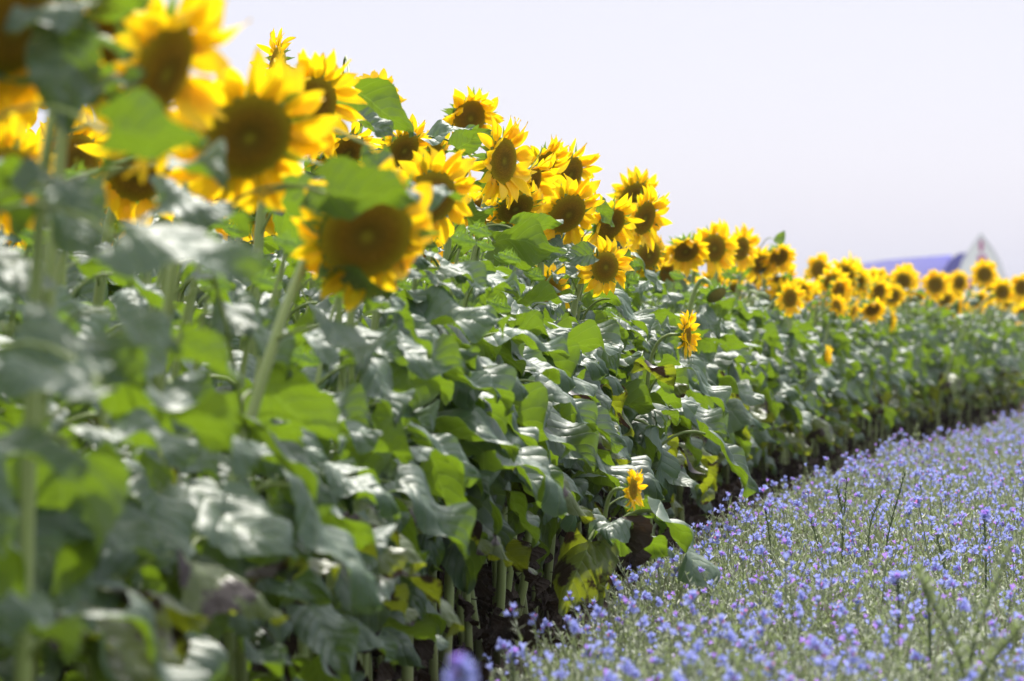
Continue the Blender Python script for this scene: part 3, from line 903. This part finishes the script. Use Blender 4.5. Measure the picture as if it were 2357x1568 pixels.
sow(18.5, 22, 0.62, 0.9, 0.24, 0.42)
sow(21.5, 40, 0.0, 0.5, 0.20, 0.30, 0.82, k=0.90)
sow(21.5, 27, 0.5, 5.0, 0.30, 0.45, 0.4, k=0.91)
sow(27, 40, 0.5, 5.0, 0.30, 0.45, 0.62, k=0.80)
sow(40, 75, 0.0, 9.0, 0.36, 0.5, 0.5, k=0.84)
crop = instancer('sunflower_crop', P_, R_, S_, I_, crop_coll)
tag(crop, 'dense crop of sunflowers filling the field behind and beyond the front plants', 'sunflower crop', kind='stuff')
print('crop', len(P_))

# ------------------------------------------------------------------ ground
def sheet(name, pts_grid, mat):
    nu, nv = len(pts_grid), len(pts_grid[0])
    mb = MB()
    mb.add([p for r in pts_grid for p in r], grid_faces(nu, nv), None, 0.5)
    return link(name, mb.mesh(name, [mat]))
M_SOIL = plain_mat('soil', (0.030, 0.021, 0.016), (0.105, 0.077, 0.060), 5.0, 0.95, 1.0, 0.04, 9.0, spec=0.15)
M_GROUND = plain_mat('ground_turf', (0.05, 0.055, 0.02), (0.12, 0.12, 0.05), 0.6, 0.95, 0.4, 0.02, 8.0, spec=0.2)
gy = [-60, -10, 2, 90, 200, 500, 1500, 3500]
gx = [-2500, -600, -100, 0, 30, 100, 600, 2500]
tag(sheet('ground', [[(x, y, -0.03) for x in gx] for y in gy][::-1], M_GROUND), kind='structure')
# ploughed soil under the crop, with real clods
hr = np.random.RandomState(3)
rows = []
ys = np.concatenate([np.arange(6, 22, 0.05), np.arange(22, 90, 0.5)])
offs = np.concatenate([np.arange(0.9, -0.8, -0.05), ])
offs = np.concatenate([[12, 8, 5, 3, 1.5], offs, [-1.0, -1.3, -1.8, -2.5, -4, -7]])
for y in ys:
    r0 = []
    for o_ in offs:
        d = row_x(y + .5) - row_x(y - .5)
        L_ = math.hypot(1, d)
        z = hr.rand() ** 3 * 0.035 + 0.012 * math.sin(y * 3.1 + o_ * 9) if y < 22 and -0.8 < o_ < 0.9 else 0
        r0.append((row_x(y) - o_ / L_, y + d * o_ / L_, z))
    rows.append(r0)
tag(sheet('soil', rows, M_SOIL), kind='structure')

# clods and crumbs on the bare strip
M_CLOD = plain_mat('clod', (0.035, 0.025, 0.019), (0.12, 0.09, 0.07), 30, 0.95, 0.8, 0.01, spec=0.1)
mb = MB()
for i in range(1500):
    y = rnd.uniform(8, 24)
    p, n = row_pt(y, rnd.uniform(-0.75, 0.25))
    s = rnd.uniform(0.006, 0.022) * (1.4 if rnd.random() < .12 else 1)
    V = []
    for lat in (-0.6, 0.35, ):
        for k in range(5):
            a = k * 1.2566 + lat
            q = s * rnd.uniform(.7, 1.2)
            V.append((p.x + q * math.cos(a), p.y + q * math.sin(a), 0.012 + s * (0.5 + lat * .5)))
    V.append((p.x, p.y, 0.012 + s * 1.0))
    F = [(k, (k + 1) % 5, 5 + (k + 1) % 5, 5 + k) for k in range(5)] + [(5 + k, 5 + (k + 1) % 5, 10) for k in range(5)]
    mb.add(V, F, None, rnd.random())
tag(link('soil_clods', mb.mesh('soil_clods', [M_CLOD])), 'dark crumbs and clods of earth on the bare strip', 'clods', kind='stuff')
# withered leaves fallen on the soil
mb = MB()
for i in range(420):
    y = rnd.uniform(6, 26)
    p, n = row_pt(y, abs(rnd.gauss(0.0, 0.22)) - 0.12)
    s = rnd.uniform(.35, .75)
    mb.merge(rnd.choice(LEAF_DEAD), Matrix.Translation((p.x, p.y, 0.05)) @ Matrix.Rotation(rnd.uniform(0, 6.28), 4, 'Z') @ Matrix.Rotation(R(rnd.uniform(-100, -40)), 4, 'Y') @ Matrix.Scale(s, 4), mmap={0: 0, 1: 0})
tag(link('leaf_litter', mb.mesh('leaf_litter', [M_DEAD])), 'withered brown leaves lying among the feet of the stems', 'leaf litter', kind='stuff')

# ------------------------------------------------------------------ blue flower field (viper's bugloss)
def bug_leaf_mat():
    return plain_mat('bugloss_green', (0.13, 0.155, 0.10), (0.36, 0.39, 0.27), 40, 0.6, 0.0, trans=(0.25, 0.33, 0.10), tmix=0.3)
M_BG = bug_leaf_mat()
M_BLUE = plain_mat('blue_floret', (0.20, 0.24, 0.62), (0.42, 0.47, 0.82), 25, 0.5, 0.0, trans=(0.34, 0.37, 0.75), tmix=0.45)
M_VIOL = plain_mat('violet_floret', (0.32, 0.24, 0.60), (0.52, 0.38, 0.78), 25, 0.5, 0.0, trans=(0.45, 0.25, 0.8), tmix=0.45)
M_PINK = plain_mat('pink_bud', (0.60, 0.20, 0.42), (0.75, 0.32, 0.50), 25, 0.5, 0.0, trans=(0.8, 0.3, 0.5), tmix=0.4)
M_DRY = plain_mat('dry_stalk', (0.16, 0.14, 0.09), (0.34, 0.30, 0.20), 25, 0.7, 0.0)

def floret(mb, p, d, s, rng, m):
    """a small open bell of five lobes"""
    q = d.to_track_quat('Z', 'Y').to_matrix()
    V, F, U = [], [], []
    rings = ((0.0, 0.18, 5), (0.55, 0.32, 5), (1.0, 0.62, 5))
    for z, r_, n in rings:
        for k in range(5):
            a = k * 1.2566
            V.append(p + q @ Vector((r_ * math.cos(a), r_ * math.sin(a) * 0.8, z)) * s)
    for k in range(5):
        a = k * 1.2566 + 0.63
        V.append(p + q @ Vector((0.78 * math.cos(a), 0.7 * math.sin(a), 1.22 + rng.uniform(-.1, .2))) * s)
    for i in range(2):
        for k in range(5): F.append((i * 5 + k, i * 5 + (k + 1) % 5, i * 5 + 5 + (k + 1) % 5, i * 5 + 5 + k))
    for k in range(5): F.append((10 + k, 10 + (k + 1) % 5, 15 + k))
    mb.add([tuple(v) for v in V], F, None, rng.random(), m)

def blade(mb, p, d, L, W, rng, m, bend=0.4):
    d = d.normalized()
    side = d.cross(Vector((0, 0, 1)))
    side = side.normalized() if side.length > 1e-3 else Vector((1, 0, 0))
    up = side.cross(d)
    V = []
    for u, w_ in ((0, .5), (.35, 1), (.7, .75), (1, .05)):
        c = p + d * L * u - up * (-bend * L * u * u)
        V += [tuple(c - side * W * w_), tuple(c + side * W * w_)]
    mb.add(V, [(0, 1, 3, 2), (2, 3, 5, 4), (4, 5, 7, 6)], None, rng.random(), m)

def bugloss(rng, h=0.34, flowers=(3, 7), spread=0.05, nleaf=26, fl=0.0085, dry=False, lean=0.3, branches=3):
    mb = MB()
    for b in range(branches):
        a = rng.uniform(0, 6.28)
        ln = rng.uniform(0, lean)
        hh = h * (1 if b == 0 else rng.uniform(.55, .95))
        pts = []
        for i in range(6):
            t = i / 5
            pts.append(Vector((math.cos(a) * ln * hh * t ** 1.4, math.sin(a) * ln * hh * t ** 1.4, hh * t)))
        tube(mb, pts, [0.0022 - 0.0008 * i / 5 for i in range(6)], 4, m=4 if dry else 0, cap=False, r=rng.random())
        for i in range(nleaf):
            t = rng.uniform(0.15, 1.0)
            j = min(4, int(t * 5)); p = pts[j].lerp(pts[j + 1], t * 5 - j)
            az = i * 2.4 + rng.uniform(-.3, .3)
            L = 0.036 * (1.25 - 0.75 * t) * rng.uniform(.7, 1.2)
            blade(mb, p, Vector((math.cos(az), math.sin(az), rng.uniform(0.3, 1.3))), L, 0.0022, rng, 0, bend=rng.uniform(-.2, .4))
        nf = rng.randint(*flowers)
        top = pts[-1]
        for i in range(nf):
            az = rng.uniform(0, 6.28)
            el = rng.uniform(-0.1, 1.4)
            d = Vector((math.cos(az) * math.cos(el), math.sin(az) * math.cos(el), math.sin(el)))
            m = 1 if rng.random() < 0.80 else (2 if rng.random() < 0.72 else 3)
            s = fl * rng.uniform(.75, 1.2) * (0.5 if m == 3 else 1)
            floret(mb, top + Vector((0, 0, rng.uniform(-.016, .003))) + d * 0.004, d, s, rng, m)
    return mb
BUG_M = [M_BG, M_BLUE, M_VIOL, M_PINK, M_DRY]
bug_coll = bpy.data.collections.new('bugloss_kinds')
NB = 16
for i in range(NB):
    r_ = random.Random(900 + i)
    if i < 10: g = bugloss(r_, r_.uniform(.27, .33), (4, 7) if i < 5 else (1, 3), branches=1 if i < 5 else 2, nleaf=34, fl=0.0105, lean=.5)
    elif i < 14: g = bugloss(r_, r_.uniform(.24, .32), (0, 1), nleaf=36, branches=4, lean=.5)
    else: g = bugloss(r_, r_.uniform(.26, .33), (0, 0), nleaf=16, dry=True, branches=4, lean=.6)
    bug_coll.objects.link(bpy.data.objects.new('bugloss_kind_%02d' % i, g.mesh('bugloss_kind', BUG_M)))
BUG_Y = [3, 7.0, 9.3, 11.6, 14.9, 17.9, 23.3, 27, 34, 45, 60]
BUG_X = [-.26, -.14, .08, .36, .85, 1.36, 2.33, 3.3, 4.7, 7.2, 12.5]
def bug_x(y): return float(np.interp(y, BUG_Y, BUG_X))
P_, R_, S_, I_ = [], [], [], []
def sow_bug(y0, y1, width, dens, sc0, more=0.0):
    nn = int((y1 - y0) * width * dens)
    for i in range(nn):
        y = rnd.uniform(y0, y1)
        u = rnd.random()
        x = bug_x(y) + u * width + rnd.gauss(0, 0.03)
        edge = min(1, u * width / 0.12)
        patch = math.sin(x * 5.1 + y * 2.3) * math.sin(x * 2.2 - y * 3.7 + 1)
        s = sc0 * rnd.uniform(.74, 1.14) * (1.18 if rnd.random() < .03 else 1) * (0.72 + 0.28 * edge) * (1 + 0.06 * math.sin(x * 3 + y * 1.7)) * (0.86 if patch > .55 else 1)
        P_.append((x, y, 0)); R_.append((rnd.gauss(0, .12), rnd.gauss(0, .12), rnd.uniform(0, 6.28))); S_.append(s)
        q = rnd.random()
        pf = more + (0.13 if patch > .55 else 0.31)
        I_.append(rnd.randrange(10) if q < pf else (rnd.randrange(10, 14) if q < .88 else rnd.randrange(14, 16)))
sow_bug(6.3, 12, 1.9, 430, 1.0)
sow_bug(12, 20, 2.6, 330, 1.03, 0.05)
sow_bug(20, 32, 3.6, 210, 1.0, 0.12)
sow_bug(32, 56, 5.5, 90, 0.95, 0.15)
bf = instancer('blue_flower_field', P_, R_, S_, I_, bug_coll)
tag(bf, 'low mass of blue and violet flowers on grey-green stalks beside the sunflowers', 'flower field', kind='stuff')
print('bugloss', len(P_))
M_UNDER = plain_mat('undergrowth_soil', (0.035, 0.035, 0.018), (0.09, 0.085, 0.045), 12, 0.95, 0.6, 0.02, spec=0.1)
rows = [[(bug_x(y) + 0.03 + x, y, 0.02 + 0.004 * (x > 0)) for x in (0, 0.3, 1, 3, 7)] for y in list(np.arange(5, 60, 1.0))]
tag(sheet('flower_bed', rows, M_UNDER), kind='structure')

M_STALK = plain_mat('stalk_green', (0.05, 0.075, 0.04), (0.14, 0.18, 0.09), 40, 0.6, 0.0, trans=(0.10, 0.15, 0.05), tmix=0.25)
# ---- tall stalks one can tell apart in the photograph: foot px, tip px, distance, flower?, label
def spike(x0, y0, x1, y1, Y, fl, label, rng, thick=1.0, leafl=0.03, bendx=0.0):
    tip = world_at(x1, y1, Y)
    foot = world_at(x0, y0, Y)
    base = Vector((foot.x + (foot.x - tip.x) * 0.25, Y + rng.uniform(0, .05), 0.0))
    root = bpy.data.objects.new('bugloss_stalk', None); root.empty_display_size = .05
    COL.objects.link(root); root.location = base
    tag(root, label, 'wild flower stalk', 'tall stalks in the blue flowers')
    tp, fp = tip - base, foot - base
    pts = []
    for i in range(13):
        t = i / 12
        p = Vector((0, 0, 0)).lerp(fp, min(1, t / 0.4)) if t < .4 else fp.lerp(tp, (t - .4) / .6)
        p = p + Vector((bendx * math.sin(math.pi * t), 0, 0))
        pts.append(p)
    for _ in range(2): pts = [pts[0]] + [(pts[i - 1] + pts[i] * 2 + pts[i + 1]) / 4 for i in range(1, 12)] + [pts[-1]]
    mb = MB(); tube(mb, pts, [0.0026 * thick * (1 - 0.5 * i / 12) for i in range(13)], 6, r=.2)
    link('stem', mb.mesh('stem', [M_STALK]), root)
    mb = MB()
    nn = int(64 * max(0.6, tp.length / .5))
    for i in range(nn):
        t = 0.2 + 0.8 * i / nn
        q = t * 12; j = min(11, int(q)); p = pts[j].lerp(pts[j + 1], q - j)
        az = i * 2.4
        blade(mb, p, Vector((math.cos(az), math.sin(az), rng.uniform(.5, 1.3))), leafl * (1.15 - .55 * t) * rng.uniform(.8, 1.2), 0.0027 * thick, rng, 0, bend=rng.uniform(-.1, .4))
    link('foliage', mb.mesh('foliage', [M_BG if thick > 1.7 else M_STALK]), root)
    if fl:
        mb = MB()
        for i in range(fl):
            az, el = rng.uniform(0, 6.28), rng.uniform(-.1, 1.4)
            d = Vector((math.cos(az) * math.cos(el), math.sin(az) * math.cos(el), math.sin(el)))
            floret(mb, tp + d * 0.005 + Vector((0, 0, rng.uniform(-.02, .002))), d, 0.010 * rng.uniform(.8, 1.2) * thick ** .5, rng, 0 if rng.random() < .75 else 1)
        link('blossom', mb.mesh('blossom', [M_BLUE, M_VIOL]), root)
SP = [
 (2040, 1240, 2084, 1085, 12.0, 0, 'bare dark stalk with narrow leaves, tallest over the blue flowers', 1.1, .022),
 (1938, 1240, 1950, 1095, 12.3, 3, 'forked pale stalk left of the tallest one', 1.0, .024),
 (1940, 1180, 1925, 1120, 12.4, 0, 'short side stalk with a tufted green top', 1.0, .024),
 (2000, 1210, 2030, 1140, 12.5, 6, 'leafy stalk with one blue bloom beside the tallest stalk', 1.0, .024),
 (1775, 1260, 1762, 1175, 12.0, 7, 'curved stalk with a lone blue bloom at its tip, in front of the soil strip', 1.0, .022),
 (1885, 1260, 1865, 1195, 12.2, 5, 'slim stalk with a pinkish bloom', .9, .022),
 (2270, 1300, 2265, 1185, 10.6, 14, 'straight stalk topped by a large blue bloom, right side', 1.3, .024),
 (2180, 1330, 2155, 1230, 11.3, 2, 'bushy dark green stalk leaning left in the blue flowers', 1.4, .030),
 (2140, 1380, 2110, 1310, 8.4, 0, 'blurred green shoot leaning left at the lower right', 1.8, .036),
 (2230, 1500, 2330, 1250, 7.6, 0, 'blurred thick stalk slanting to the right edge', 1.8, .036),
 (2230, 1560, 2120, 1330, 7.2, 0, 'blurred leafy shoot rising near the lower right corner', 2.0, .04),
 (2250, 1560, 2357, 1440, 7.1, 0, 'blurred leafy shoot bending into the lower right corner', 2.0, .04),
 (2070, 1390, 2066, 1325, 9.3, 12, 'blurred stalk with a round violet-blue bloom, lower right', 1.2, .02),
 (1700, 1300, 1690, 1160, 13.5, 4, 'stalk at the rim of the blue flowers against the dark stems', 1.0, .022),
 (1180, 1568, 1182, 1505, 8.6, 14, 'blue bloom standing at the lower edge by the soil strip', 1.0, .02),
 (1062, 1640, 1060, 1545, 4.4, 16, 'strongly blurred violet bloom at the bottom edge', 1.1, .02),
 (1360, 1560, 1355, 1500, 8.6, 10, 'small blue bloom on the soil strip side, near the bottom', .9, .02),
]
for i, (x0, y0, x1, y1, Y, fl, lab, th, ll) in enumerate(SP):
    spike(x0, y0, x1, y1, Y, fl, lab, random.Random(50 + i), th, ll)

# ------------------------------------------------------------------ distant barn
M_ROOF = plain_mat('blue_metal_roof', (0.012, 0.013, 0.26), (0.018, 0.020, 0.30), 0.3, 0.9, 0.0, spec=0.1)
M_GREYROOF = plain_mat('grey_roof_edge', (0.62, 0.64, 0.70), (0.68, 0.70, 0.76), 0.5, 0.8, 0.0)
M_PALEROOF = plain_mat('sheen_haze_roof', (0.42, 0.40, 0.95), (0.47, 0.45, 0.97), 0.3, 0.8, 0.0, spec=0.2)  # distance haze and metal sheen painted into the pale lavender base
M_WHITE = plain_mat('white_boards', (0.74, 0.77, 0.78), (0.82, 0.85, 0.86), 0.8, 0.7, 0.0)
M_REDW = plain_mat('red_shutter', (0.36, 0.04, 0.20), (0.42, 0.06, 0.24), 2, 0.6, 0.0)
BD = 430.0
k_ = BD / FPX
bx = lambda px: (px - 1178.5) * k_
bz = lambda py: CAMZ + (HORIZON - py) * k_
barn = bpy.data.objects.new('barn', None); COL.objects.link(barn)
cx = bx(2258)
barn.location = (cx, BD, 0)
tag(barn, 'white gabled barn with a curved blue roof and a long wing paled to lavender by haze and sheen', 'barn')
G = [(2190, 745), (2193, 700), (2202, 650), (2216, 608), (2233, 578), (2247, 558), (2258, 543)]
prof = [(bx(px) - cx, max(0, bz(py) - 1 * (py == 745))) for px, py in G]
prof = prof + [(-x, z) for x, z in prof[::-1][1:]]
ht = bz(545)
DX, DY = 1.5, 13.0                   # ridge runs back and to the left
def extr(pr, o0, o1, mat, name, parent, grow=0.0, caps=True):
    mb = MB(); n = len(pr)
    V = [(x + o0[0], o0[1], z) for x, z in pr] + [(x + o1[0], o1[1], z) for x, z in pr]
    F = [(i, i + 1, n + i + 1, n + i) for i in range(n - 1)]
    if caps: F += [tuple(range(n))[::-1], tuple(range(n, 2 * n))]
    mb.add(V, F, None, .5)
    return link(name, mb.mesh(name, [mat], smooth=False), parent)
extr(prof, (0, 0), (DX, DY), M_WHITE, 'wall', barn)
rp = [(x * 1.07, z * 1.025 + .1) for x, z in prof if z > ht * .05]
inner = [(x, z + .05) for x, z in prof if z > ht * .05]
ring = rp + inner[::-1]
extr(ring + [ring[0]], (0.0, -0.1), (DX, DY + .3), M_GREYROOF, 'roof', barn)
# the big blue roof slope seen left of the gable
hp2 = [(bx(px) - cx, bz(py)) for px, py in ((2160, 765), (2164, 660), (2173, 622), (2188, 598), (2208, 583), (2234, 581), (2242, 765))]
extr([(x, z) for x, z in hp2], (0, 0.6), (DX, DY), M_ROOF, 'side_roof', barn)
wing = [(bx(1925) - cx, 0), (bx(1930) - cx, bz(628)), (bx(1960) - cx, bz(610)), (bx(2060) - cx, bz(595)), (bx(2212) - cx, bz(583)), (bx(2212) - cx, 0)]
extr(wing, (0, 9), (0, 22), M_PALEROOF, 'wing', barn)
for px, py, w_, h_ in ((2258, 566, 9, 24), (2260, 606, 20, 38), (2232, 655, 12, 26), (2288, 655, 12, 26)):
    x, z = bx(px) - cx, bz(py)
    a, b = w_ * k_ / 2, h_ * k_ / 2
    win = extr([(x - a, z - b), (x + a, z - b), (x + a, z + b), (x - a, z + b), (x - a, z - b)], (0, -.12), (0, 0.05), M_REDW, 'window', barn)

# ------------------------------------------------------------------ hazy air
def haze(dens=0.0002):
    m, t, N = mat_new('haze')
    o = N('ShaderNodeOutputMaterial')
    v = N('ShaderNodeVolumePrincipled')
    v.inputs['Color'].default_value = (0.93, 0.92, 1.0, 1)
    v.inputs['Density'].default_value = dens
    v.inputs['Anisotropy'].default_value = 0.3
    t.links.new(v.outputs[0], o.inputs['Volume'])
    mb = MB()
    x0, x1, y0, y1, z0, z1 = -120, 160, -12, 480, -1.5, 22
    V = [(x, y, z) for x in (x0, x1) for y in (y0, y1) for z in (z0, z1)]
    mb.add(V, [(0, 1, 3, 2), (4, 6, 7, 5), (0, 4, 5, 1), (2, 3, 7, 6), (0, 2, 6, 4), (1, 5, 7, 3)], None, 0)
    tag(link('haze', mb.mesh('haze', [m], smooth=False)), kind='stuff')
HAZE = True
if HAZE: haze()
